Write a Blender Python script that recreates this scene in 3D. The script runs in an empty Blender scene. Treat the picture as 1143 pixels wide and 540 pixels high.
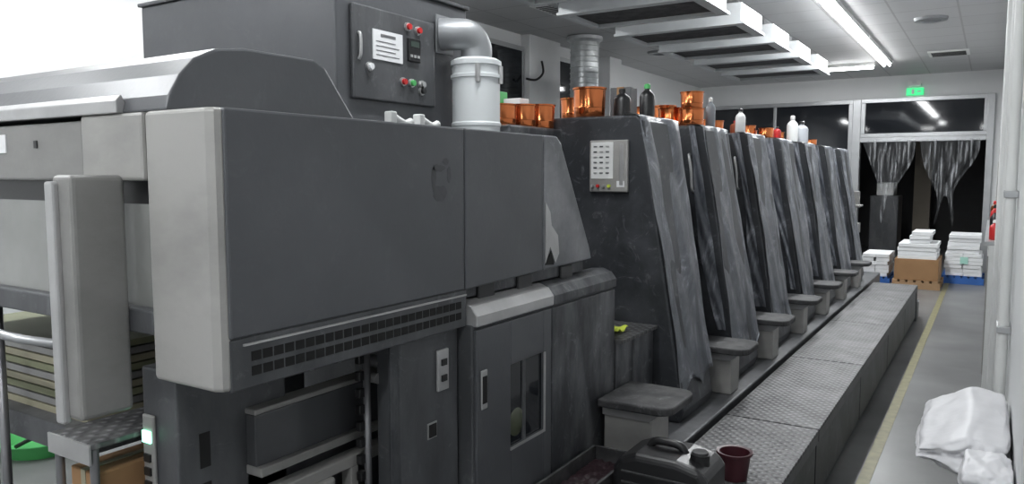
import bpy, bmesh, math, random
from mathutils import Vector, Matrix, noise
random.seed(7)
S=bpy.context.scene
S.view_settings.view_transform='Standard'
COL=S.collection

# ---------------------------------------------------------------- materials
def newmat(name):
    m=bpy.data.materials.new(name); m.use_nodes=True
    nt=m.node_tree; b=nt.nodes['Principled BSDF']
    return m,nt,b
def N(nt,t,**k):
    n=nt.nodes.new(t)
    for a,v in k.items():
        if a in n.inputs: n.inputs[a].default_value=v
        else: setattr(n,a,v)
    return n
def c4(c): return (c[0],c[1],c[2],1)
def simple(name,c,rough=.5,metal=0,emit=0,bump=0,var=.12,scale=6,alpha=1,trans=0):
    m,nt,b=newmat(name)
    b.inputs['Roughness'].default_value=rough; b.inputs['Metallic'].default_value=metal
    tc=N(nt,'ShaderNodeTexCoord'); no=N(nt,'ShaderNodeTexNoise'); no.inputs['Scale'].default_value=scale; no.inputs['Detail'].default_value=5
    nt.links.new(tc.outputs['Object'],no.inputs['Vector'])
    mx=N(nt,'ShaderNodeMix',data_type='RGBA')
    mx.inputs['A'].default_value=c4([v*(1-var) for v in c]); mx.inputs['B'].default_value=c4([min(1,v*(1+var)) for v in c])
    nt.links.new(no.outputs['Fac'],mx.inputs['Factor']); nt.links.new(mx.outputs['Result'],b.inputs['Base Color'])
    if bump:
        bp=N(nt,'ShaderNodeBump'); bp.inputs['Strength'].default_value=bump; bp.inputs['Distance'].default_value=.01
        nt.links.new(no.outputs['Fac'],bp.inputs['Height']); nt.links.new(bp.outputs['Normal'],b.inputs['Normal'])
    if emit:
        b.inputs['Emission Color'].default_value=c4(c); b.inputs['Emission Strength'].default_value=emit
    b.inputs['Alpha'].default_value=alpha; b.inputs['Transmission Weight'].default_value=trans
    return m
def dusty(name,base,dust,rough=.45,amount=.45,stretch=(3,3,1),metal=.2,sc=2.2,lo=.42,hi=.78,speck=0):
    m,nt,b=newmat(name)
    tc=N(nt,'ShaderNodeTexCoord'); mp=N(nt,'ShaderNodeMapping'); mp.inputs['Scale'].default_value=stretch
    nt.links.new(tc.outputs['Object'],mp.inputs['Vector'])
    n1=N(nt,'ShaderNodeTexNoise'); n1.inputs['Scale'].default_value=sc; n1.inputs['Detail'].default_value=8; n1.inputs['Roughness'].default_value=.62
    n2=N(nt,'ShaderNodeTexNoise'); n2.inputs['Scale'].default_value=60; n2.inputs['Detail'].default_value=3
    nt.links.new(mp.outputs['Vector'],n1.inputs['Vector']); nt.links.new(tc.outputs['Object'],n2.inputs['Vector'])
    r=N(nt,'ShaderNodeMapRange'); r.inputs['From Min'].default_value=lo; r.inputs['From Max'].default_value=hi; r.inputs['To Max'].default_value=amount
    nt.links.new(n1.outputs['Fac'],r.inputs['Value'])
    mx=N(nt,'ShaderNodeMix',data_type='RGBA'); mx.inputs['A'].default_value=c4(base); mx.inputs['B'].default_value=c4(dust)
    nt.links.new(r.outputs['Result'],mx.inputs['Factor']); last=mx
    if speck:
        # powder scuffs: smeary mid-frequency noise, thresholded
        n3=N(nt,'ShaderNodeTexNoise'); n3.inputs['Scale'].default_value=7; n3.inputs['Detail'].default_value=12; n3.inputs['Roughness'].default_value=.75; n3.inputs['Distortion'].default_value=2.0
        nt.links.new(tc.outputs['Object'],n3.inputs['Vector'])
        r3=N(nt,'ShaderNodeMapRange'); r3.inputs['From Min'].default_value=.56; r3.inputs['From Max'].default_value=.74; r3.inputs['To Max'].default_value=speck
        nt.links.new(n3.outputs['Fac'],r3.inputs['Value'])
        m3=N(nt,'ShaderNodeMix',data_type='RGBA'); m3.inputs['B'].default_value=(.42,.43,.45,1)
        nt.links.new(mx.outputs['Result'],m3.inputs['A']); nt.links.new(r3.outputs['Result'],m3.inputs['Factor']); last=m3
    nt.links.new(last.outputs['Result'],b.inputs['Base Color'])
    b.inputs['Roughness'].default_value=rough; b.inputs['Metallic'].default_value=metal
    bp=N(nt,'ShaderNodeBump'); bp.inputs['Strength'].default_value=.12; bp.inputs['Distance'].default_value=.003
    nt.links.new(n2.outputs['Fac'],bp.inputs['Height']); nt.links.new(bp.outputs['Normal'],b.inputs['Normal'])
    return m
DARK=dusty('press_dark_grey',(.068,.071,.076),(.21,.215,.225),amount=.4,speck=.25)
PANEL=dusty('press_panel_grey',(.084,.088,.095),(.13,.134,.143),amount=.7,stretch=(1,1,1),sc=1.5,rough=.36,speck=.06)
DIRTY=dusty('press_dirty_grey',(.04,.043,.048),(.25,.255,.265),amount=.7,sc=2.6,speck=.5)
UNITF=dusty('unit_face_grey',(.032,.035,.04),(.15,.156,.17),amount=.6,sc=2.4,stretch=(1.6,1.6,1.4),lo=.46,hi=.82,speck=.42)
TAIL=dusty('tail_film_grey',(.12,.125,.135),(.36,.36,.38),amount=.8,sc=3,rough=.3,stretch=(1,1,1),speck=.4)
LIGHTG=dusty('press_light_grey',(.37,.365,.35),(.19,.187,.18),amount=.7,stretch=(1,1,2),sc=2.5,rough=.42)
GUARD=dusty('guard_grey',(.26,.258,.25),(.14,.139,.135),amount=.7,stretch=(1,1,2),sc=2.5,rough=.42)
SILV=dusty('silver_trim',(.5,.5,.5),(.22,.22,.22),amount=.5,rough=.3,metal=.5,stretch=(2,2,2))
FRAME=simple('aluminium_frame',(.45,.46,.47),.35,.6)
BLACK=simple('black_plastic',(.012,.012,.013),.35)
RUBBER=dusty('rubber_dusty',(.02,.02,.022),(.14,.14,.14),amount=.6,rough=.7,metal=0,stretch=(4,4,4),speck=.3)
VOID=simple('deep_black',(.006,.006,.006),.8)
WHITEP=simple('white_plastic',(.72,.73,.72),.45)
PAPER=simple('white_paper',(.78,.79,.8),.8,var=.05)
COPPER=simple('copper_tin',(.55,.17,.06),.16,.9,scale=12,var=.45)
COPPERD=simple('copper_dark',(.2,.045,.015),.5,.3)
CARD=simple('cardboard',(.3,.17,.08),.85)
WOODM=simple('pallet_wood',(.35,.22,.12),.8)
BLUE=simple('blue_plastic',(.03,.12,.4),.5)
GREEN=simple('green_plastic',(.08,.42,.12),.45)
YELG=simple('yellow_rag',(.6,.7,.08),.8)
RED=simple('red_plastic',(.5,.02,.02),.4)
MAROON=simple('maroon_plastic',(.055,.012,.018),.4)
GLOW=simple('green_lamp',(.3,1,.6),.4,emit=3.5)
EXIT=simple('exit_sign_glow',(.03,.6,.2),.4,emit=1.2)
TUBE=simple('fluorescent_tube',(1,1,1),.4,emit=30,var=0)
GALV=simple('galvanised_duct',(.6,.62,.63),.35,.7,scale=14,var=.3)
DRUM=simple('white_drum',(.66,.69,.7),.4,var=.08)
GLASSD=simple('night_glass',(.014,.016,.02),.05)
GLASSH=simple('reflection_haze_glass',(.26,.265,.255),.15,scale=3,var=.5)  # blotchy grey colour stands in for a hazy reflection in the pane
ORANGE=simple('manila_board',(.3,.28,.2),.6)
SACK=simple('poly_sack',(.68,.68,.7),.5,bump=.3,scale=14,var=.08)
PIPE=simple('steel_pipe',(.25,.25,.26),.35,.7)
DUCTG=simple('painted_duct',(.25,.26,.27),.4,.3)
SMUDGE=simple('hand_smudge',(.06,.062,.067),.5,var=.3,scale=60)
def film():
    m,nt,b=newmat('plastic_film')
    tc=N(nt,'ShaderNodeTexCoord'); mp=N(nt,'ShaderNodeMapping'); mp.inputs['Scale'].default_value=(3,3,1.5); mp.inputs['Rotation'].default_value=(.5,.0,.3)
    nt.links.new(tc.outputs['Object'],mp.inputs['Vector'])
    n1=N(nt,'ShaderNodeTexNoise'); n1.inputs['Scale'].default_value=2.0; n1.inputs['Detail'].default_value=10; n1.inputs['Roughness'].default_value=.68; n1.inputs['Distortion'].default_value=1.6
    nt.links.new(mp.outputs['Vector'],n1.inputs['Vector'])
    r=N(nt,'ShaderNodeValToRGB'); e=r.color_ramp.elements
    e[0].position=.36; e[0].color=(.07,.078,.095,1); e[1].position=.72; e[1].color=(.5,.52,.57,1)
    x=e.new(.54); x.color=(.15,.16,.182,1)
    nt.links.new(n1.outputs['Fac'],r.inputs['Fac']); nt.links.new(r.outputs['Color'],b.inputs['Base Color'])
    b.inputs['Roughness'].default_value=.28; b.inputs['Alpha'].default_value=.9
    bp=N(nt,'ShaderNodeBump'); bp.inputs['Strength'].default_value=.35; bp.inputs['Distance'].default_value=.02
    nt.links.new(n1.outputs['Fac'],bp.inputs['Height']); nt.links.new(bp.outputs['Normal'],b.inputs['Normal'])
    return m
FILM=film()
def curtain():
    m,nt,b=newmat('clear_pvc'); b.inputs['Base Color'].default_value=(.85,.87,.9,1); b.inputs['Roughness'].default_value=.12
    tc=N(nt,'ShaderNodeTexCoord'); mp=N(nt,'ShaderNodeMapping'); mp.inputs['Scale'].default_value=(12,1,1)
    no=N(nt,'ShaderNodeTexNoise'); no.inputs['Scale'].default_value=2.2; no.inputs['Detail'].default_value=6
    nt.links.new(tc.outputs['Object'],mp.inputs['Vector']); nt.links.new(mp.outputs['Vector'],no.inputs['Vector'])
    r=N(nt,'ShaderNodeMapRange'); r.inputs['From Min'].default_value=.48; r.inputs['From Max'].default_value=.75; r.inputs['To Min'].default_value=.06; r.inputs['To Max'].default_value=.6  # streaky alpha paints white highlights into the clear sheet
    nt.links.new(no.outputs['Fac'],r.inputs['Value']); nt.links.new(r.outputs['Result'],b.inputs['Alpha'])
    return m
PVC=curtain()
def tread():
    m,nt,b=newmat('tread_plate')
    tc=N(nt,'ShaderNodeTexCoord'); mp=N(nt,'ShaderNodeMapping'); mp.inputs['Rotation'].default_value=(0,0,.785)
    nt.links.new(tc.outputs['Object'],mp.inputs['Vector'])
    w1=N(nt,'ShaderNodeTexWave',bands_direction='X'); w2=N(nt,'ShaderNodeTexWave',bands_direction='Y')
    for w in(w1,w2): w.inputs['Scale'].default_value=9; nt.links.new(mp.outputs['Vector'],w.inputs['Vector'])
    mu=N(nt,'ShaderNodeMath',operation='MULTIPLY'); nt.links.new(w1.outputs['Fac'],mu.inputs[0]); nt.links.new(w2.outputs['Fac'],mu.inputs[1])
    no=N(nt,'ShaderNodeTexNoise'); no.inputs['Scale'].default_value=3.5; no.inputs['Detail'].default_value=10; no.inputs['Roughness'].default_value=.65; nt.links.new(tc.outputs['Object'],no.inputs['Vector'])
    r=N(nt,'ShaderNodeMapRange'); r.inputs['From Min'].default_value=.38; r.inputs['From Max'].default_value=.66
    nt.links.new(no.outputs['Fac'],r.inputs['Value'])
    mx=N(nt,'ShaderNodeMix',data_type='RGBA'); mx.inputs['A'].default_value=(.034,.034,.036,1); mx.inputs['B'].default_value=(.14,.14,.142,1)
    nt.links.new(r.outputs['Result'],mx.inputs['Factor'])
    m2=N(nt,'ShaderNodeMix',data_type='RGBA'); m2.inputs['B'].default_value=(.27,.27,.275,1)
    nt.links.new(mx.outputs['Result'],m2.inputs['A'])
    r2=N(nt,'ShaderNodeMapRange'); r2.inputs['From Min'].default_value=.45; r2.inputs['From Max'].default_value=.8; r2.inputs['To Max'].default_value=.6
    nt.links.new(mu.outputs[0],r2.inputs['Value']); nt.links.new(r2.outputs['Result'],m2.inputs['Factor'])
    nt.links.new(m2.outputs['Result'],b.inputs['Base Color'])
    bp=N(nt,'ShaderNodeBump'); bp.inputs['Strength'].default_value=.7; bp.inputs['Distance'].default_value=.004
    nt.links.new(mu.outputs[0],bp.inputs['Height']); nt.links.new(bp.outputs['Normal'],b.inputs['Normal'])
    b.inputs['Roughness'].default_value=.5; b.inputs['Metallic'].default_value=.2
    return m
TREAD=tread()
def ceilmat():
    m,nt,b=newmat('ceiling_tiles')
    tc=N(nt,'ShaderNodeTexCoord')
    br=N(nt,'ShaderNodeTexBrick'); br.offset=0; br.squash=1
    br.inputs['Color1'].default_value=(.52,.525,.53,1); br.inputs['Color2'].default_value=(.49,.495,.5,1); br.inputs['Mortar'].default_value=(.37,.37,.375,1)
    br.inputs['Scale'].default_value=1; br.inputs['Mortar Size'].default_value=.01; br.inputs['Brick Width'].default_value=.6; br.inputs['Row Height'].default_value=.6
    nt.links.new(tc.outputs['Object'],br.inputs['Vector']); nt.links.new(br.outputs['Color'],b.inputs['Base Color'])
    b.inputs['Roughness'].default_value=.6
    return m
CEIL=ceilmat()
def floormat():
    m,nt,b=newmat('painted_concrete')
    tc=N(nt,'ShaderNodeTexCoord'); no=N(nt,'ShaderNodeTexNoise'); no.inputs['Scale'].default_value=1.3; no.inputs['Detail'].default_value=9; nt.links.new(tc.outputs['Object'],no.inputs['Vector'])
    r=N(nt,'ShaderNodeValToRGB'); e=r.color_ramp.elements; e[0].position=.3; e[0].color=(.08,.081,.082,1); e[1].position=.7; e[1].color=(.19,.192,.192,1)
    nt.links.new(no.outputs['Fac'],r.inputs['Fac']); nt.links.new(r.outputs['Color'],b.inputs['Base Color'])
    b.inputs['Roughness'].default_value=.35
    return m
FLOOR=floormat()
WALL=simple('white_wall',(.69,.7,.705),.7,var=.03)
YLINE=simple('yellow_line_paint',(.2,.185,.095),.5,var=.5,scale=15)

# ---------------------------------------------------------------- builders
CUR=None
def group(name,loc):
    global CUR
    e=bpy.data.objects.new(name,None); e.empty_display_size=.1; e.location=loc; COL.objects.link(e); CUR=e
    return e
def finish(name,verts,faces,mat,bevel=0,smooth=False,seg=2,parent=True,center=True):
    vs=[Vector(v) for v in verts]
    lo=Vector([min(v[i] for v in vs) for i in range(3)]); hi=Vector([max(v[i] for v in vs) for i in range(3)])
    c=(lo+hi)/2 if center else Vector((0,0,0))
    me=bpy.data.meshes.new(name); me.from_pydata([v-c for v in vs],[],faces); me.update()
    bm=bmesh.new(); bm.from_mesh(me); bmesh.ops.recalc_face_normals(bm,faces=bm.faces); bm.to_mesh(me); bm.free()
    ob=bpy.data.objects.new(name,me); ob.location=c; COL.objects.link(ob)
    if mat: me.materials.append(mat)
    if bevel:
        b=ob.modifiers.new('bevel','BEVEL'); b.width=bevel; b.segments=seg; b.limit_method='ANGLE'; b.angle_limit=math.radians(40)
    if smooth or bevel:
        for p in me.polygons: p.use_smooth=smooth
    if parent and CUR:
        ob.parent=CUR; ob.matrix_parent_inverse=Matrix.Translation(CUR.location).inverted()
    return ob
def box(name,x0,x1,y0,y1,z0,z1,mat,bevel=0,parent=True,rz=0,seg=2):
    v=[(x,y,z) for z in(z0,z1) for x,y in((x0,y0),(x1,y0),(x1,y1),(x0,y1))]
    f=[(0,3,2,1),(4,5,6,7),(0,1,5,4),(1,2,6,5),(2,3,7,6),(3,0,4,7)]
    o=finish(name,v,f,mat,bevel,parent=parent,seg=seg)
    if rz: o.rotation_euler[2]=rz
    return o
def prism(name,prof,axis,a0,a1,mat,bevel=0,seg=2,smooth=False,parent=True):
    def P(p,a): return {'X':(a,p[0],p[1]),'Y':(p[0],a,p[1]),'Z':(p[0],p[1],a)}[axis]
    n=len(prof); v=[P(p,a0) for p in prof]+[P(p,a1) for p in prof]
    f=[tuple(range(n)),tuple(range(2*n-1,n-1,-1))]+[(i,(i+1)%n,n+(i+1)%n,n+i) for i in range(n)]
    return finish(name,v,f,mat,bevel,smooth=smooth,seg=seg,parent=parent)
def lathe(name,prof,loc,mat,n=28,axis='Z',parent=True,smooth=True):
    v=[];f=[]
    for r,h in prof:
        for i in range(n):
            a=2*math.pi*i/n; c,s=r*math.cos(a),r*math.sin(a)
            p={'Z':(c,s,h),'X':(h,c,s),'Y':(c,h,s)}[axis]
            v.append((p[0]+loc[0],p[1]+loc[1],p[2]+loc[2]))
    for k in range(len(prof)-1):
        for i in range(n):
            f.append((k*n+i,k*n+(i+1)%n,(k+1)*n+(i+1)%n,(k+1)*n+i))
    f.append(tuple(range(n))); f.append(tuple(range((len(prof)-1)*n,len(prof)*n)))
    o=finish(name,v,f,mat,smooth=smooth,parent=parent)
    if smooth:
        e=o.modifiers.new('es','EDGE_SPLIT'); e.split_angle=math.radians(35)
    return o
def cyl(name,loc,r,h,mat,axis='Z',n=24,parent=True):
    return lathe(name,[(r,0),(r,h)],loc,mat,n,axis,parent)
def tube(name,pts,r,mat,parent=True,n=12,smoothpath=True):
    P=[Vector(p) for p in pts]
    if smoothpath and len(P)>2:
        Q=[]
        for i in range(len(P)-1):
            p0=P[max(0,i-1)];p1=P[i];p2=P[i+1];p3=P[min(len(P)-1,i+2)]
            for k in range(6):
                t=k/6
                Q.append(.5*((2*p1)+(p2-p0)*t+(2*p0-5*p1+4*p2-p3)*t*t+(3*p1-p0-3*p2+p3)*t**3))
        Q.append(P[-1]); P=Q
    v=[];f=[];up=None
    for i,p in enumerate(P):
        d=(P[min(i+1,len(P)-1)]-P[max(i-1,0)]).normalized()
        if up is None: up=Vector((0,0,1)) if abs(d.z)<.9 else Vector((1,0,0))
        s=d.cross(up).normalized(); u=s.cross(d).normalized(); up=u
        for k in range(n):
            a=2*math.pi*k/n; v.append(p+s*math.cos(a)*r+u*math.sin(a)*r)
    for i in range(len(P)-1):
        for k in range(n): f.append((i*n+k,i*n+(k+1)%n,(i+1)*n+(k+1)%n,(i+1)*n+k))
    f.append(tuple(range(n))); f.append(tuple(range((len(P)-1)*n,len(P)*n)))
    return finish(name,v,f,mat,smooth=True,parent=parent)
def sheet(name,fn,nu,nv,mat,parent=True,thick=0):
    v=[fn(i/nu,j/nv) for j in range(nv+1) for i in range(nu+1)]
    f=[(j*(nu+1)+i,j*(nu+1)+i+1,(j+1)*(nu+1)+i+1,(j+1)*(nu+1)+i) for j in range(nv) for i in range(nu)]
    o=finish(name,v,f,mat,smooth=True,parent=parent)
    if thick:
        s=o.modifiers.new('s','SOLIDIFY'); s.thickness=thick
    return o

# ---------------------------------------------------------------- room shell
CUR=None
LX,RX,FY,BY,CZ=-4.95,.1,14.8,-2.0,3.3
box('floor',LX-.2,2.0,BY-.2,19.2,-.1,0,FLOOR,parent=False)
o=box('ceiling',LX-.2,2.0,BY-.2,19.2,CZ,CZ+.1,CEIL,parent=False)
box('wall_left',LX-.2,LX,BY,FY,0,CZ,WALL,parent=False)
box('wall_back',LX-.2,2.0,BY-.2,BY,0,CZ,WALL,parent=False)
group('wall_right',(.2,8,0))
box('wall_panel',RX,RX+.15,2.5,FY,0,CZ,WALL)
box('wall_return',RX,1.8,2.35,2.5,0,CZ,WALL)
box('wall_near',1.8,2.0,BY,2.5,0,CZ,WALL)
group('wall_far',(-2.5,14.9,0))
box('wall_top',LX-.2,RX+.15,FY,FY+.15,2.92,CZ,WALL)
box('wall_sill',LX-.2,-2.15,FY,FY+.15,0,.9,WALL)
box('wall_side_left',LX-.2,-4.85,FY,FY+.15,.9,2.92,WALL)
box('wall_side_right',-.02,RX+.15,FY,FY+.15,0,2.92,WALL)
group('dark_room_beyond',(-2.5,17,0))
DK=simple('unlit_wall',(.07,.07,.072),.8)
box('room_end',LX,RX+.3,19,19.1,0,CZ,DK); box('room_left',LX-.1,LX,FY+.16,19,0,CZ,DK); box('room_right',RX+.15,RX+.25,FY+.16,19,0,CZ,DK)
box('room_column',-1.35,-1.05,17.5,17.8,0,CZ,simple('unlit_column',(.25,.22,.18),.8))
box('machine_silhouette',-2.0,-1.5,16.2,17,0,1.2,DARK,.02)
box('machine_top',-1.9,-1.6,16.3,16.9,1.2,1.45,WHITEP,.02)
def windowframe(name,x0,x1,z0,z1,mull,glass=True):
    group(name,((x0+x1)/2,FY,(z0+z1)/2))
    w=.07
    box('frame_top',x0,x1,FY-.04,FY+.08,z1-w,z1,FRAME,.005); box('frame_bottom',x0,x1,FY-.04,FY+.08,z0,z0+w,FRAME,.005)
    box('frame_l',x0,x0+w,FY-.04,FY+.08,z0+w,z1-w,FRAME,.005); box('frame_r',x1-w,x1,FY-.04,FY+.08,z0+w,z1-w,FRAME,.005)
    for i,mx in enumerate(mull): box('mullion_%d'%i,mx-.025,mx+.025,FY-.03,FY+.07,z0+w,z1-w,FRAME,.004)
    box('pane',x0+w,x1-w,FY+.01,FY+.025,z0+w,z1-w,GLASSD)
windowframe('window_1',-4.85,-2.15,.9,2.92,[-3.5])
windowframe('window_2',-2.02,-.1,2.25,2.92,[])
group('door_1',(-1.06,FY,0))
box('jamb_l',-2.15,-2.02,FY-.05,FY+.12,0,2.92,FRAME,.005); box('jamb_r',-.12,-.02,FY-.05,FY+.12,0,2.92,FRAME,.005)
box('header',-2.02,-.12,FY-.05,FY+.1,2.17,2.25,FRAME,.005)
for k,(xa,xb,xc,xd) in enumerate([(-1.97,-1.12,-1.66,-1.42),(-1.1,-.2,-.8,-.55)]):
    CUR=None
    def fn(u,v,xa=xa,xb=xb,xc=xc,xd=xd,k=k):
        g=min(1,v*1.35); g=g*g*(3-2*g)
        l=xa+(xc-xa)*g; r=xb+(xd-xb)*g
        return (l+(r-l)*u+.025*math.sin(v*9+u*5+k), FY-.09+.04*math.sin(u*26+v*3+k)*(1-.3*g), 2.2-v*(1.2+.25*math.sin(u*7+k)))
    o=sheet('pvc_strip_curtain' ,fn,90,24,PVC,parent=False)
group('exit_sign',(-1.2,FY,3.1))
box('case',-1.32,-1.06,FY-.05,FY,2.95,3.07,EXIT,.005)
box('figure',-1.24,-1.2,FY-.054,FY-.05,2.97,3.05,WHITEP)
box('arrow',-1.16,-1.1,FY-.054,FY-.05,3.0,3.02,WHITEP)
group('emergency_light',(-1.2,FY,3.2))
box('body',-1.3,-1.1,FY-.06,FY,3.1,3.16,WHITEP,.005)
for i in(-1.27,-1.13): lathe('lamp_%s'%i,[(.02,0),(.04,-.04)],(i,FY-.06,3.15),WHITEP,16,'Y')
for i,(a,b) in enumerate([(6.9,8.0),(8.95,9.4)]):
    group('window_%d'%(3+i),(LX,(a+b)/2,2))
    box('frame',LX,LX+.05,a-.06,b+.06,1.0,3.15,FRAME,.005); box('pane',LX+.05,LX+.06,a,b,1.06,3.09,GLASSD)
CUR=None
box('trim_1',LX,LX+.12,8.08,8.85,0,CZ-.001,WALL,parent=False)
box('trim_2',LX,LX+.2,10.2,10.6,0,CZ-.001,WALL,parent=False)
box('floor_line_marking',-.53,-.47,2,13.2,0.0,.003,YLINE,parent=False)

# ---------------------------------------------------------------- lighting fixtures
def fixture(x,y,alongY=True,L=1.2,power=30,z=CZ):
    global CUR
    group('fluorescent_light',(x,y,z))
    hx,hy=(.07,L/2) if alongY else (L/2,.07)
    box('housing',x-hx,x+hx,y-hy,y+hy,z-.05,z,WHITEP,.005)
    for s in(-.035,.035):
        if alongY: cyl('tube',(x+s,y-L/2+.02,z-.07),.015,L-.04,TUBE,'Y',12)
        else: cyl('tube',(x-L/2+.02,y+s,z-.07),.015,L-.04,TUBE,'X',12)
    l=bpy.data.lights.new('lamp_light','AREA'); l.shape='RECTANGLE'; l.size=.16; l.size_y=L; l.energy=power; l.color=(.95,.98,1)
    lo=bpy.data.objects.new('lamp_light',l); lo.location=(x,y,z-.1); lo.rotation_euler=(0,0,0 if alongY else math.pi/2); COL.objects.link(lo)
    lo.parent=CUR; lo.matrix_parent_inverse=Matrix.Translation(CUR.location).inverted()
for y in (2.2,5.6,7.2,8.45,9.7,10.95,12.2): fixture(-1.42,y,power=23)
fixture(-2.2,12.9,False,power=22)
for y in (.4,2.2,4.2): fixture(-3.9,y,power=29)  # added row, kept out of view, to brighten the left wall
fixture(-.3,-.6,power=28); fixture(-2.4,-.8,False,power=36)  # added unseen lamps near the camera, lighting the hood end face

def gridvent(x,y,s=.5):
    group('ceiling_air_vent',(x,y,CZ))
    box('frame',x-s/2,x+s/2,y-s/2,y+s/2,CZ-.02,CZ,WHITEP,.004)
    for i in range(7): box('slat_%d'%i,x-s/2+.04,x+s/2-.04,y-s/2+.06+i*s*.12,y-s/2+.085+i*s*.12,CZ-.024,CZ-.02,BLACK)
gridvent(-3.75,7.0,.55); gridvent(-.7,7.5,.6); gridvent(-.6,12.4,.5)
for x,y in((-4.0,10.2),(-.65,9.6)):
    group('round_ceiling_diffuser',(x,y,CZ))
    lathe('disc',[(.17,0),(.16,-.03),(.1,-.035),(.09,-.02),(.01,-.02)],(x,y,CZ),DUCTG,32)

HOODW=simple('hood_white',(.5,.52,.53),.4,.1)
HOODG=simple('hood_grey',(.3,.31,.32),.4,.2)
group('exhaust_hood_row',(-2.3,7,3.1))
for i in range(6):
    y=4.3+i*1.07; d=.66
    z0,z1=2.84,3.02; x0,x1=-2.95,-1.82
    for nm,a in (('front',(x0,x1,y,y+.06)),('back',(x0,x1,y+d-.05,y+d)),('left',(x0,x0+.06,y+.06,y+d-.05)),('right',(x1-.06,x1,y+.06,y+d-.05))):
        box('hood_%d_%s'%(i,nm),*a,z0,z1,HOODW,.004)
    box('hood_%d_flange_f'%i,x0,x1,y-.03,y,z0,z0+.02,HOODW); box('hood_%d_flange_r'%i,x1,x1+.03,y-.03,y+d,z0,z0+.02,HOODW)
    box('hood_%d_top'%i,x0+.06,x1-.06,y+.06,y+d-.05,z1-.02,z1,DUCTG)
    box('hood_%d_filter'%i,x0+.06,x1-.06,y+.06,y+d-.05,z0+.03,z0+.04,RUBBER)
    box('hood_%d_neck'%i,-2.5,-2.2,y+.12,y+.4,z1,CZ-.001,HOODG)
box('hood_rail_l',-3.03,-2.95,4.2,10.6,2.93,3.03,HOODG,.005)

# ---------------------------------------------------------------- press: base
PX=-3.0
group('press_plinth',(-2,5.5,0))
box('base',PX,-1.12,2.03,10.3,0,.4,DARK,.01)

# ---------------------------------------------------------------- delivery section
group('press_delivery_section',(-2.2,1.8,0))
HX=-1.4; YT=1.05
prism('end_housing',[(-1.66,YT),(-1.66,1.4),(-1.44,1.4),(-1.407,1.063),(-1.412,1.05),(-1.43,1.04),(-1.64,1.04)],'Z',1.12,1.745,LIGHTG,.01,3)
box('end_housing_upper',-1.92,-1.662,1.042,1.4,1.586,1.745,LIGHTG,.008)
box('end_upper',PX,-1.922,YT,YT+.06,1.585,1.735,GUARD,.008)
box('end_lower_bar',PX,-1.66,YT,YT+.05,1.22,1.28,DARK,.006)
box('end_frame_dark',PX,-1.66,YT+.03,YT+.06,1.53,1.585,BLACK)
box('end_glass',PX,-1.66,YT+.03,YT+.04,1.28,1.53,GLASSH)
box('label_a',-2.35,-2.31,YT-.003,YT,1.66,1.71,PAPER); box('label_b',-2.16,-2.145,YT-.003,YT,1.67,1.69,BLACK)
box('guard_panel',-1.83,-1.75,.92,1.05,1.03,1.6,GUARD,.012,seg=3)
box('guard_edge',-1.835,-1.80,.905,.925,1.02,1.585,SILV,.006)
box('side_panel_big',-1.45,HX,1.066,1.945,1.236,1.745,PANEL,.006)
prism('side_panel_mid',[(1.95,1.236),(2.44,1.245),(2.44,1.745),(1.95,1.745)],'X',-1.45,HX,PANEL,.005)
prism('side_panel_tail',[(2.448,1.245),(2.85,1.252),(2.83,1.3),(2.58,1.72),(2.545,1.745),(2.448,1.745)],'X',-1.46,HX-.001,TAIL,.006)
prism('torn_flap',[(2.455,1.5),(2.49,1.46),(2.5,1.41),(2.55,1.37),(2.56,1.3),(2.53,1.265),(2.49,1.33),(2.455,1.27)],'X',HX,HX+.004,SILV,.001)
prism('torn_gap',[(2.455,1.265),(2.5,1.315),(2.52,1.26)],'X',HX,HX+.003,VOID)
for k,(ya,za,w_,h_) in enumerate([(1.79,1.59,.012,.07),(1.815,1.62,.03,.02),(1.865,1.6,.01,.05),(1.82,1.545,.035,.05),(1.85,1.64,.015,.02)]):
    prism('hand_smudge_%d'%k,[(ya+w_*math.cos(a*.39)*(1+.35*noise.noise(Vector((a*.7,k,0)))),za+h_*.5*math.sin(a*.39)*(1+.5*noise.noise(Vector((a*.9,k,3))))) for a in range(16)],'X',HX,HX+.0005,SMUDGE)
box('body_core',PX,-1.46,1.12,2.46,1.3,1.74,DARK,.01)
box('body_core_rear',PX,-1.5,2.46,3.02,.41,1.18,DARK,.01)
prism('rear_deck',[(2.46,1.3),(2.75,1.3),(2.56,1.738),(2.46,1.738)],'X',PX,-1.47,DARK,.004)
box('rear_deck_mid',PX,-1.95,2.46,2.95,1.2,1.738,DARK,.01)
box('rear_deck_high',PX,-1.87,2.95,3.46,.9,1.83,DIRTY,.01)
box('vent_strip',-1.47,HX-.005,1.066,1.96,1.117,1.236,DARK,.004)
for r in range(2):
    for i in range(1,26):
        y=1.09+i*.0325
        box('vent_%d_%d'%(r,i),HX-.006,HX-.0035,y,y+.027,1.145+r*.034,1.167+r*.034,VOID)
box('vent_bead',HX-.006,HX,1.1,1.955,1.217,1.222,SILV)
box('under_rail',-1.6,-1.43,1.96,2.83,1.2,1.25,DIRTY,.006)
for y in(2.05,2.3,2.62): box('bracket_%s'%y,-1.47,-1.42,y,y+.1,1.19,1.24,BLACK,.005)
prof=[(1.05,1.745),(1.06,1.78),(1.09,1.83),(1.13,1.872),(1.19,1.9),(1.27,1.912),(1.5,1.912),(1.54,1.895),(1.665,1.745)]
prism('hump_cover',prof,'X',PX,-1.58,PANEL,.006)
prism('hump_lip',[(1.035,1.745),(1.035,1.775),(1.05,1.79),(1.07,1.745)],'X',PX,-1.75,SILV,.003)
box('column_front',-1.8,-1.66,1.1,1.44,0,1.12,DARK,.006)
box('switch_plate',-1.79,-1.745,1.09,1.1,.78,1.0,LIGHTG,.004)
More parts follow.
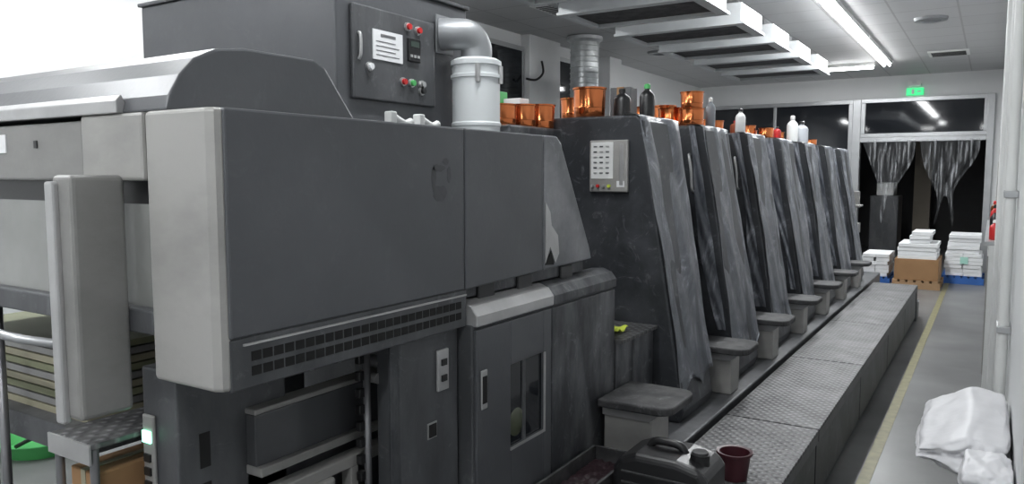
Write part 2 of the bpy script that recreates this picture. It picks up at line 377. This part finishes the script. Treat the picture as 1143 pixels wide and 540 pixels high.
box('green_indicator',-1.785,-1.752,1.085,1.09,.93,.96,GLOW)
for k in range(3): box('rocker_%d'%k,-1.782,-1.756,1.085,1.09,.81+k*.035,.83+k*.035,BLACK)
for k in range(3): box('slot_%d'%k,-1.662,-1.658,1.16,1.19,.6+k*.13,.69+k*.13,VOID)
box('column_mid',-1.52,-1.43,1.66,1.945,0,1.13,DARK,.006)
box('column_mid_flange',-1.44,-1.428,1.62,1.66,0,1.12,DIRTY,.003)
box('plate_mid',-1.43,-1.42,1.83,1.885,.93,1.06,SILV,.003)
box('btn_a',-1.42,-1.415,1.845,1.87,1.01,1.03,BLACK);box('btn_b',-1.42,-1.415,1.845,1.87,.96,.98,BLACK)
box('socket_frame',-1.43,-1.427,1.785,1.83,.79,.84,SILV);box('socket_hole',-1.427,-1.424,1.79,1.825,.795,.835,VOID)
LITE=simple('painted_ceiling_reflection',(.6,.6,.58),.3,var=.3)  # pale colour paints a blurry ceiling reflection inside the opening
box('inner_reflection',-1.8,-1.78,1.44,2.0,.99,1.16,LITE)
for k in range(9): box('reflection_stripe_%d'%k,-1.78,-1.775,1.46+k*.06,1.475+k*.06,.99,1.16,[DARK,FRAME][k%2])  # dark and pale stripes belong to the painted reflection
box('inner_panel',-1.66,-1.62,1.3,1.82,.825,.965,simple('gloss_panel',(.08,.083,.088),.12),.003)
box('inner_beam_top',-1.68,-1.62,1.3,1.82,.965,.98,LIGHTG,.004)
box('inner_step',-1.7,-1.6,1.3,1.82,.80,.825,LIGHTG,.003)
box('inner_frame',-1.62,-1.57,1.3,1.82,.735,.77,LIGHTG,.004)
box('inner_frame_v',-1.61,-1.57,1.6,1.63,.3,.735,LIGHTG,.003)
box('inner_bin',-1.64,-1.56,1.44,1.53,.3,.735,LIGHTG,.01)
box('inner_lower',-1.7,-1.66,1.3,1.82,.0,.80,DARK,.004)
cyl('inner_roller',(-1.56,1.68,1.045),.02,.06,PIPE,'X')
cyl('inner_roller_b',(-1.57,1.66,1.0),.016,.06,SILV,'X')
tube('chain_guide',[(-1.53,1.63,1.1),(-1.53,1.63,.4)],.011,PIPE,smoothpath=False)
for k in range(12): box('chain_%d'%k,-1.55,-1.53,1.6,1.625,.5+k*.05,.528+k*.05,BLACK,.003)
CX=-1.37
box('cabinet_body',-1.9,CX-.012,1.96,3.03,.405,1.12,DARK,.006)
box('cabinet_left_foot',-1.9,CX-.012,1.955,2.02,0,.4,DARK)
y0,y1,z0,z1=1.965,2.455,.42,1.105; wy0,wy1,wz0,wz1=2.17,2.395,.66,.95
box('door_l',CX-.012,CX,y0,wy0,z0,z1,PANEL,.003); box('door_r',CX-.012,CX,wy1,y1,z0,z1,PANEL,.003)
box('door_b',CX-.012,CX,wy0,wy1,z0,wz0,PANEL,.003); box('door_t',CX-.012,CX,wy0,wy1,wz1,z1,PANEL,.003)
box('window_glass',CX-.011,CX-.009,wy0,wy1,wz0,wz1,GLASSD)
box('window_sill',CX,CX+.004,wy0-.005,wy1+.01,wz0-.01,wz0,SILV);box('window_side',CX,CX+.004,wy1,wy1+.01,wz0,wz1,SILV)
box('window_post',CX-.009,CX-.004,2.255,2.275,wz0,wz1,DARK)
lathe('gauge',[(.05,0),(.045,.003),(.01,.003)],(CX-.009,2.22,.735),simple('gauge_face',(.07,.08,.05),.3),24,'X')
box('door_handle',CX,CX+.006,1.985,2.02,.84,.97,SILV,.003);box('door_handle_slot',CX+.006,CX+.008,1.99,2.014,.86,.95,VOID)
box('panel_right',CX-.012,CX-.002,2.465,3.025,.42,1.105,DIRTY,.004)
lip=[(CX-.12,1.19),(CX-.06,1.195),(CX-.02,1.18),(CX+.003,1.15),(CX+.003,1.115),(CX-.12,1.115)]
prism('cabinet_lip_silver',lip,'Y',1.965,2.47,SILV,.004)
prism('cabinet_lip_dark',lip,'Y',2.475,3.03,DIRTY,.004)
tube('grab_rail',[(-2.9,.98,1.2),(-2.4,.97,1.19),(-2.2,.98,1.17),(-2.1,1.05,1.15)],.012,FRAME)
tube('grab_rail_b',[(-2.9,1.0,1.17),(-2.4,1.0,1.165),(-2.12,1.06,1.14)],.01,FRAME)
for nm,yy in(('a',1.74),('b',1.87)):
    tube('white_clip_'+nm,[(-1.5,yy-.02,1.775),(-1.5,yy,1.765),(-1.5,yy+.04,1.752),(-1.5,yy+.07,1.76)],.012,WHITEP)
    box('clip_base_'+nm,-1.515,-1.485,yy-.035,yy-.01,1.745,1.785,WHITEP,.004)
group('delivery_paper_pile',(-2.7,1.6,.8))
for k in range(9):
    box('layer_%d'%k,-3.05+random.uniform(-.01,.01),-2.25,1.2,1.95,.861+k*.026,.861+k*.026+.02,[ORANGE,GUARD,simple('sheet_tint_%d'%k,(.2,.21,.13),.7)][k%3])
box('pile_board',-3.1,-2.2,1.15,2.0,.78,.86,DARK)
box('pile_leg_a',-3.05,-2.98,1.2,1.27,0,.78,DARK); box('pile_leg_b',-2.35,-2.28,1.85,1.92,0,.78,DARK); box('pile_leg_c',-3.05,-2.98,1.85,1.92,0,.78,DARK)
tube('lift_post',[(-2.58,1.12,0),(-2.58,1.12,1.22)],.014,PIPE,smoothpath=False)
group('checker_plate_step',(-1.9,1.1,.9))
box('plate',-2.0,-1.81,.97,1.25,.935,.95,TREAD,.004); box('lip',-2.0,-1.81,.965,.97,.90,.95,SILV)
for a,b in((-1.985,.985),(-1.825,.985),(-1.985,1.235),(-1.825,1.235)): cyl('leg',(a,b,0),.011,.935,PIPE)
group('cardboard_box',(-1.9,1.1,.6))
box('carton',-1.965,-1.845,1.0,1.2,.63,.86,CARD,.004); box('tape',-1.915,-1.895,.998,1.202,.628,.862,ORANGE)
box('stool',-1.965,-1.845,1.0,1.22,.61,.63,WOODM)
for a in(-1.955,-1.855):
    for b in(1.02,1.2): box('stool_leg',a-.008,a+.008,b-.008,b+.008,0,.61,WOODM)
group('green_basin',(-4.66,2.2,0))
lathe('basin',[(.2,0),(.24,.08),(.26,.085),(.26,.09),(.23,.08),(.19,.015),(.01,.015)],(-4.65,2.22,0),GREEN,30)
tube('brush_handle',[(-4.72,2.1,.03),(-4.6,2.2,.1),(-4.42,2.42,.16)],.012,BLACK)
# ---------------------------------------------------------------- electrical cabinet
group('electrical_cabinet',(-2.4,2.3,1.745))
EX=-1.9
box('body',-3.0,EX,1.9,2.66,1.742,2.285,PANEL,.008)
box('cap',-3.01,EX+.01,1.89,2.67,2.285,2.3,DARK,.004)
box('door',EX,EX+.02,1.965,2.42,1.865,2.19,DARK,.006)
box('name_plate',EX+.02,EX+.024,2.06,2.22,2.01,2.115,PAPER)
for k in range(4): box('text_%d'%k,EX+.024,EX+.025,2.075,2.2-.02*(k%2),2.025+k*.016,2.028+k*.016,PIPE)
box('text_title',EX+.024,EX+.025,2.1,2.18,2.092,2.102,PIPE)
box('meter',EX+.02,EX+.03,2.25,2.32,2.025,2.11,BLACK,.003)
box('meter_display',EX+.03,EX+.031,2.26,2.31,2.08,2.1,simple('meter_face',(.04,.06,.05),.3))
for k in range(3): box('meter_btn_%d'%k,EX+.03,EX+.032,2.257+k*.02,2.27+k*.02,2.04,2.05,SILV)
for (y,z,m) in((2.25,2.15,RED),(2.31,2.145,RED),(2.22,1.945,RED),(2.27,1.945,GREEN),(2.33,1.945,SILV),(2.33,1.92,BLACK),(2.04,1.98,PAPER)):
    cyl('btn_ring',(EX+.02,y,z),.016,.008,SILV,'X',18); cyl('btn',(EX+.028,y,z),.011,.01,m,'X',18)
tube('door_latch',[(EX+.02,1.99,2.09),(EX+.03,1.99,2.08),(EX+.03,1.99,2.02),(EX+.02,1.99,2.0)],.006,SILV)
group('dust_collector',(-1.78,2.54,1.745))
DX,DY=-1.775,2.55
lathe('drum',[(.085,1.742),(.096,1.755),(.096,1.79),(.1,1.795),(.1,1.805),(.096,1.81),(.096,1.98),(.102,1.983),(.102,1.995),(.096,1.998),(.096,2.03),(.102,2.033),(.102,2.05),(.085,2.06)],(DX,DY,0),DRUM,36)
tube('elbow_pipe',[(EX+.015,2.46,2.155),(EX+.05,2.48,2.155),(DX-.02,DY-.03,2.15),(DX,DY,2.11),(DX,DY,2.055)],.062,DUCTG,n=24)
box('flange',EX+.012,EX+.02,2.43,2.54,2.08,2.23,DUCTG,.003)
for a in(.3,-.9): box('clasp',DX+.1*math.cos(a)-.006,DX+.1*math.cos(a)+.008,DY+.1*math.sin(a)-.01,DY+.1*math.sin(a)+.01,1.96,2.03,SILV,.002)

# ---------------------------------------------------------------- printing units
ZT=1.89
def unit(i,y):
    group('printing_unit' ,(-2.2,y+.24,.4))
    L=.46
    prism('side_frame',[(PX,.4),(-1.23,.4),(-1.21,.46),(-1.44,1.86),(-1.47,ZT),(PX,ZT)],'Y',y,y+L,UNITF,.012,3)
    box('link_body',PX,-1.6,y+L,y+.935,.4,1.25,DARK,.01)
    box('link_upper',PX+.2,-1.75,y+L,y+.935,1.25,1.6,DIRTY,.01)
    rnd=random.Random(i*13+5); ph=rnd.uniform(0,9)
    def fn(u,v):
        yy=y-.008+u*(L+.03)+ (.03*math.sin(v*7+ph)*(u-.5))
        if v<.08: 
            t=v/.08; x=-1.56+(.1)*t; z=ZT+.008-.004*t
        else:
            t=(v-.08)/.92; t=min(t,1-.05*abs(math.sin(u*6+ph))*t) ; x=-1.455+.237*t; z=ZT-.005-1.36*t
        w=.010+.007*math.sin(u*9+v*4+ph)+.004*math.sin(u*19-v*9)+.012*noise.noise(Vector((u*3,v*5,ph)))
        return (x+w,yy,z)
    sheet('film_cover',fn,40,50,FILM)
    if i>0:
        sheet('film_edge',lambda u,v:(-1.5+.24*v*.9-.05*u*(1.2-.5*math.sin(v*5+ph)),y-.008-.006*math.sin(v*20+u*8),ZT-1.2*v),8,30,FILM)
        tube('handle_loop',[(-1.53,y,1.72),(-1.52,y-.035,1.71),(-1.505,y-.04,1.62),(-1.5,y-.035,1.52),(-1.5,y,1.5)],.008,SILV)
YU=[3.47+.94*i for i in range(7)]
for i,y in enumerate(YU): unit(i,y)
group('press_step_pedestal',(-1.55,3.25,.4))
box('pedestal',-1.85,-1.36,3.22,3.455,.402,.86,DIRTY,.008); box('pedestal_tread',-1.85,-1.34,3.04,3.455,.86,.875,TREAD); box('pedestal_front',-1.85,-1.37,3.04,3.22,.402,.86,DIRTY)
CUR=None
sheet('yellow_rag',lambda u,v:(-1.5+.1*v,3.12+.12*u,.885+.012*math.sin(u*9)*math.cos(v*7)+.012),10,10,YELG,parent=False,thick=.004)
group('unit_control_box',(-1.6,3.45,1.6))
box('plate',-1.71,-1.505,3.443,3.468,1.515,1.77,LIGHTG,.006)
box('inner_plate',-1.7,-1.58,3.44,3.443,1.58,1.76,WHITEP,.002)
for r in range(6):
    for c in range(3): box('key_%d_%d'%(r,c),-1.685+c*.033,-1.667+c*.033,3.438,3.44,1.735-r*.026,1.742-r*.026,[PIPE,DARK,SILV][(r+c)%3])
for c,m in enumerate((SILV,RED,SILV,YELG)): cyl('knob_%d'%c,(-1.69+c*.03,3.443,1.545),.008,-.012,m,'Y',14)
box('side_grip',-1.545,-1.525,3.438,3.443,1.55,1.75,SILV,.002)
box('warning_label',-1.56,-1.52,3.441,3.443,1.54,1.57,PAPER)
def pad(y,w=.3,x0=-1.36,x1=-1.06):
    group('foot_step',((x0+x1)/2,y,.4))
    pts=[(x0,y+w/2),(x0,y-w/2)]
    for k in range(7):
        a=-math.pi/2+k*math.pi/12; pts.append((x1-.07+.07*math.cos(a),y-w/2+.07+.07*math.sin(a)))
    for k in range(7):
        a=k*math.pi/12; pts.append((x1-.07+.07*math.cos(a),y+w/2-.07+.07*math.sin(a)))
    prism('pad',pts,'Z',.635,.67,RUBBER,.008)
    prism('pad_under',[(x0,.635),(x1-.05,.635),(x1-.1,.59),(x0,.59)],'Y',y-w/2+.05,y+w/2-.05,SILV,.004)
    box('support',x0,x1-.1,y-w/2+.07,y+w/2-.07,.4,.59,LIGHTG,.006)
pad(2.99,.34,-1.355,-1.04)
for y in YU[:-1]: pad(y+.70,.3,-1.58,-1.06)
group('press_feeder_section',(-2,10.1,.4))
box('feeder_body',PX,-1.5,YU[-1]+.96,10.25,.4,1.5,DARK,.01)
box('feeder_tray',-1.5,-1.32,YU[-1]+1.0,9.9,1.22,1.24,LIGHTG,.004); box('feeder_box',-1.5,-1.34,YU[-1]+1.0,9.8,.9,1.02,GUARD,.006)
box('feeder_arm',-1.5,-1.36,10.1,10.14,1.2,1.4,GUARD,.005)

# ---------------------------------------------------------------- walkway
group('press_walkway',(-.86,5.7,0))
WX0,WX1=-1.08,-.64
ys=[2.1,3.75,5.2,6.7,8.1,9.35]
for k in range(5):
    box('plate_%d'%k,WX0,WX1,ys[k],ys[k+1]-.012,.385,.4,TREAD,.003)
    box('side_%d'%k,WX1-.03,WX1-.01,ys[k],ys[k+1]-.02,.04,.385,UNITF,.004)
    box('edge_%d'%k,WX1-.008,WX1,ys[k],ys[k+1]-.012,.34,.385,DARK)
    box('rib_%d'%k,WX0,WX1-.03,ys[k],ys[k]+.04,0,.385,DARK)
    box('inner_side_%d'%k,WX0,WX0+.02,ys[k]+.04,ys[k+1]-.02,0,.385,DARK)
box('end_plate',WX0,WX1,9.33,9.35,0,.385,DIRTY)
box('end_step',WX0,WX1,9.37,9.65,.0,.2,DIRTY,.004)

# ---------------------------------------------------------------- things on top
def tin(x,y,z,r=.075,h=.12,lid=False,name='ink_tin'):
    group(name,(x,y,z))
    pr=[(r*.9,0),(r*.93,.005),(r*.95,h*.3),(r*.97,h*.31),(r*.955,h*.34),(r*.98,h*.92),(r*1.04,h*.94),(r*1.05,h)]
    pr+= [(r*.95,h*1.0),(r*.93,h*.96),(.01,h*.96)] if lid else [(r*.97,h),(r*.93,h*.35),(.01,h*.35)]
    lathe('tin_body',[(a,b+z) for a,b in pr],(x,y,0),COPPER,30)
def bottle(x,y,z,h=.2,r=.03,mat=WHITEP,cap=BLACK,name='solvent_bottle'):
    group(name,(x,y,z))
    lathe('bottle_body',[(r*.9,z),(r,z+.005),(r,z+h*.62),(r*.85,z+h*.72),(r*.35,z+h*.82),(r*.35,z+h*.88)],(x,y,0),mat,22)
    lathe('cap',[(r*.42,z+h*.86),(r*.42,z+h*.97),(r*.25,z+h)],(x,y,0),cap,16)
DZ=1.831
tin(-1.985,3.06,DZ,.075,.1); tin(-1.965,3.22,DZ,.07,.11); tin(-1.955,3.375,DZ,.075,.12,True); tin(-2.25,3.18,DZ,.09,.17)
group('parts_box',(-2.3,3.4,DZ))
box('carton',-2.16,-2.06,3.35,3.44,DZ,DZ+.16,PAPER,.003); box('carton_b',-2.3,-2.18,3.32,3.42,DZ,DZ+.2,GREEN,.003)
ZU=ZT+.009
tin(-1.8,3.62,ZU,.085,.15); tin(-1.98,3.8,ZU,.08,.12,True)
bottle(-1.66,3.72,ZU,.15,.045,BLACK,BLACK,'black_bottle'); bottle(-1.57,3.84,ZU,.18,.04,BLACK,GREEN,'black_bottle')
group('carton_box',(-1.7,3.88,ZU)); box('carton',-1.78,-1.66,3.83,3.92,ZU,ZU+.17,DARK,.004); box('tape',-1.74,-1.7,3.828,3.922,ZU,ZU+.171,CARD)
tin(-1.57,4.55,ZU,.075,.1); tin(-1.57,4.55,ZU+.101,.07,.1,True); tin(-1.74,4.65,ZU,.08,.12,True); tin(-1.66,4.8,ZU,.07,.11); tin(-1.89,4.5,ZU,.08,.12); tin(-1.84,4.8,ZU,.075,.15)
bottle(-1.54,4.82,ZU,.19,.03,simple('grey_liquid',(.3,.33,.36),.3),WHITEP)
bottle(-1.54,5.5,ZU,.17,.035); bottle(-1.63,5.7,ZU,.1,.04,COPPERD,RED); tin(-1.72,5.5,ZU,.06,.09); tin(-1.88,5.6,ZU,.07,.11)
tin(-1.58,6.4,ZU,.06,.08,True); tin(-1.74,6.5,ZU,.06,.07); bottle(-1.54,6.6,ZU,.1,.03,RED,BLACK); tin(-1.7,6.34,ZU,.05,.1)
bottle(-1.58,7.35,ZU,.24,.05,WHITEP,WHITEP); bottle(-1.54,7.55,ZU,.2,.06,simple('grey_can',(.45,.47,.5),.4),BLACK); tin(-1.7,7.3,ZU,.06,.09)
tin(-1.6,8.3,ZU,.06,.06,True)
group('spiral_duct',(-4.3,8.6,0))
pr=[]; z=0
while z<3.2: pr+=[(.175,z),(.175,z+.05),(.183,z+.055),(.183,z+.06)]; z+=.065
pr+=[(.175,3.22),(.22,3.25),(.22,3.29)]
lathe('duct',pr,(-4.35,8.6,0),GALV,32)
group('storage_cabinet',(-4.5,11.5,0))
box('carcass',-4.74,-4.3,11.0,12.2,0,2.05,WHITEP,.01); box('door_a',-4.3,-4.28,11.02,11.59,.05,2.0,FRAME,.004); box('door_b',-4.3,-4.28,11.61,12.18,.05,2.0,FRAME,.004)
group('hanging_cable',(-4.8,8.4,2.9))
tube('cable',[(-4.8,7.95,2.75),(-4.75,8.1,2.75),(-4.74,8.25,2.85),(-4.8,8.32,3.0)],.014,BLACK)

# ---------------------------------------------------------------- items at front of walkway
group('waste_tray',(-1.25,2.6,.4))
TY0,TY1=2.3,2.79
box('bottom',-1.352,-1.16,TY0,TY1,.402,.41,BLACK)
for nm,a in(('a',(-1.352,-1.34,TY0,TY1)),('b',(-1.17,-1.158,TY0,TY1)),('c',(-1.34,-1.17,TY0,TY0+.012)),('d',(-1.34,-1.17,TY1-.012,TY1))): box('rim_'+nm,*a,.41,.485,RUBBER,.003)
sheet('sludge',lambda u,v:(-1.338+u*.166,TY0+.014+v*(TY1-TY0-.03),.43+.01*noise.noise(Vector((u*9,v*14,0)))),24,40,simple('ink_sludge',(.02,.01,.013),.35,bump=.8,scale=40,var=.8))
group('jerry_can',(-.98,2.62,.4))
prism('can_body',[(-1.13,.402),(-.8,.402),(-.785,.43),(-.785,.54),(-.81,.575),(-.9,.595),(-1.05,.595),(-1.11,.57),(-1.14,.53),(-1.14,.43)],'Y',2.5,2.74,BLACK,.025,4)
tube('handle',[(-1.04,2.62,.585),(-1.02,2.62,.612),(-.97,2.62,.618),(-.92,2.62,.612),(-.9,2.62,.585)],.015,BLACK)
cyl('cap',(-.84,2.6,.56),.034,.045,BLACK); cyl('cap_rib',(-.84,2.6,.605),.029,.01,RUBBER)
for k in range(3): box('mould_rib_%d'%k,-1.1,-.83,2.494,2.502,.44+k*.04,.448+k*.04,RUBBER,.002)
group('plastic_bucket',(-.82,2.95,.4))
lathe('bucket',[(.05,.402),(.062,.5),(.07,.503),(.07,.512),(.058,.51),(.048,.42),(.005,.42)],(-.815,2.95,0),MAROON,28)

# ---------------------------------------------------------------- pallets
def reams(x0,x1,y0,y1,z0,layers,cols,jit=.02,mat=PAPER,h=.055):
    for k in range(layers):
        for c in range(cols):
            w=(x1-x0)/cols; j=random.uniform(-jit,jit)
            box('ream_%d_%d'%(k,c),x0+c*w+.006+j,x0+(c+1)*w-.006+j,y0+random.uniform(-jit,jit),y1+random.uniform(-jit,jit),z0+k*h,z0+(k+1)*h-.004,mat,.004)
def pallet(x0,x1,y0,y1,mat):
    for i in range(3): 
        yy=y0+(y1-y0-.1)*i/2; box('runner_%d'%i,x0,x1,yy,yy+.1,0,.09,mat)
    n=6
    for i in range(n):
        w=(x1-x0)/n; box('slat_%d'%i,x0+i*w,x0+(i+1)*w-.03,y0,y1,.09,.12,mat)
group('paper_pallet',(-.95,12.5,0))
pallet(-1.15,-.55,12.0,12.9,WOODM)
box('carton',-1.13,-.58,12.02,12.85,.12,.42,CARD,.006)
reams(-1.1,-.6,12.05,12.8,.42,4,1); reams(-.95,-.68,12.1,12.7,.64,3,1)
group('paper_stack',(-1.4,12.6,0))
pallet(-1.6,-1.2,12.2,13,BLUE); reams(-1.6,-1.22,12.25,12.95,.12,6,2)
group('paper_pallet',(-.3,13.2,0))
pallet(-.58,-.04,12.9,13.8,BLUE)
reams(-.55,-.07,12.92,13.7,.12,6,2,.012); reams(-.52,-.1,12.95,13.6,.45,5,1,.02); 
box('stock_label',-.35,-.25,12.895,12.905,.3,.4,simple('pale_green_label',(.4,.7,.6),.6))

# ---------------------------------------------------------------- right wall items
def lump(name,c,s,mat,seed=0,amp=.12,point=0):
    bm=bmesh.new(); bmesh.ops.create_cube(bm,size=2); bmesh.ops.subdivide_edges(bm,edges=bm.edges,cuts=26,use_grid_fill=True)
    for v in bm.verts:
        p=v.co.copy(); q=p.normalized()*1.2; p=p.lerp(q,.5)
        n=noise.noise(p*1.6+Vector((seed,0,0)))+.35*noise.noise(p*4+Vector((0,seed,0)))-.35*abs(noise.noise(p*3+Vector((5,seed,2))))
        p*=1+amp*n; p.z=max(p.z,-.85)
        if point and p.x<0: p.z=-.85+(p.z+.85)*(1+.6*p.x); p.x*=1.25
        v.co=Vector((min(.092,c[0]+p.x*s[0]),c[1]+p.y*s[1],c[2]+p.z*s[2]))
    vs=[v.co.copy() for v in bm.verts]; fs=[[v.index for v in f.verts] for f in bm.faces]; bm.free()
    return finish(name,vs,fs,mat,smooth=True,parent=False)
group('wall_bench',(.04,3.2,0))
box('bench_top',-.0,.098,2.52,3.9,.60,.62,WHITEP,.004)
for y in(2.55,3.8): box('bench_leg',.02,.09,y,y+.04,0,.6,FRAME)
lump('poly_sack',(-.035,3.22,.675),(.125,.38,.065),SACK,3,amp=.14,point=1)
lump('poly_sack',(.03,2.67,.67),(.07,.13,.06),SACK,8,amp=.14)
group('wall_shelf_unit',(.03,8,0))
box('shelf_body',-.0,.098,6.6,9.8,0,1.08,WHITEP,.006); box('shelf_edge',-.03,.098,6.6,9.8,1.08,1.11,FRAME,.003)
for k in range(5): box('drawer_%d'%k,-.008,0,6.65+k*.63,7.2+k*.63,.1,1.0,LIGHTG,.003)
for i,(y,m,c) in enumerate([(6.8,RED,WHITEP),(7.2,BLACK,RED),(7.7,WHITEP,RED),(8.2,RED,BLACK),(8.8,WHITEP,BLACK),(9.4,COPPER,RED)]):
    bottle(.03,y,1.11,.22 if i%2 else .15,.035,m,c)
group('wall_conduit',(.09,5,2))
box('pipe_riser',.03,.099,6.0,6.15,0,CZ-.001,WHITEP,.01)
for y in(4.0,4.12,5.0): cyl('riser_pipe_%s'%y,(.07,y,0),.022,CZ-.001,WHITEP)
for z in(.9,1.5,2.4): box('pipe_clip_%s'%z,.045,.099,3.97,4.15,z,z+.03,FRAME,.003)
box('switch_box',.04,.1,10.2,10.45,1.3,1.75,LIGHTG,.006)
box('socket_box',.06,.1,4.5,4.62,1.3,1.45,LIGHTG,.005)
group('door_2',(.08,11,0))
box('door_leaf',.06,.1,11.0,11.9,0,2.2,WHITEP,.01); box('door_frame',.05,.1,11.9,11.98,0,2.3,FRAME,.004); box('door_frame_b',.05,.1,10.92,11.0,0,2.3,FRAME,.004)

# ---------------------------------------------------------------- world & camera
w=bpy.data.worlds.new('world'); S.world=w; w.use_nodes=True
w.node_tree.nodes['Background'].inputs['Color'].default_value=(.85,.9,1,1); w.node_tree.nodes['Background'].inputs['Strength'].default_value=.15
cam=bpy.data.cameras.new('camera'); co=bpy.data.objects.new('camera',cam); COL.objects.link(co); S.camera=co
cam.sensor_width=36; cam.lens=850/1143*36; cam.clip_start=.03
co.location=(0,0,1.6); co.rotation_euler=(math.radians(90-5.04),0,math.radians(32.18))
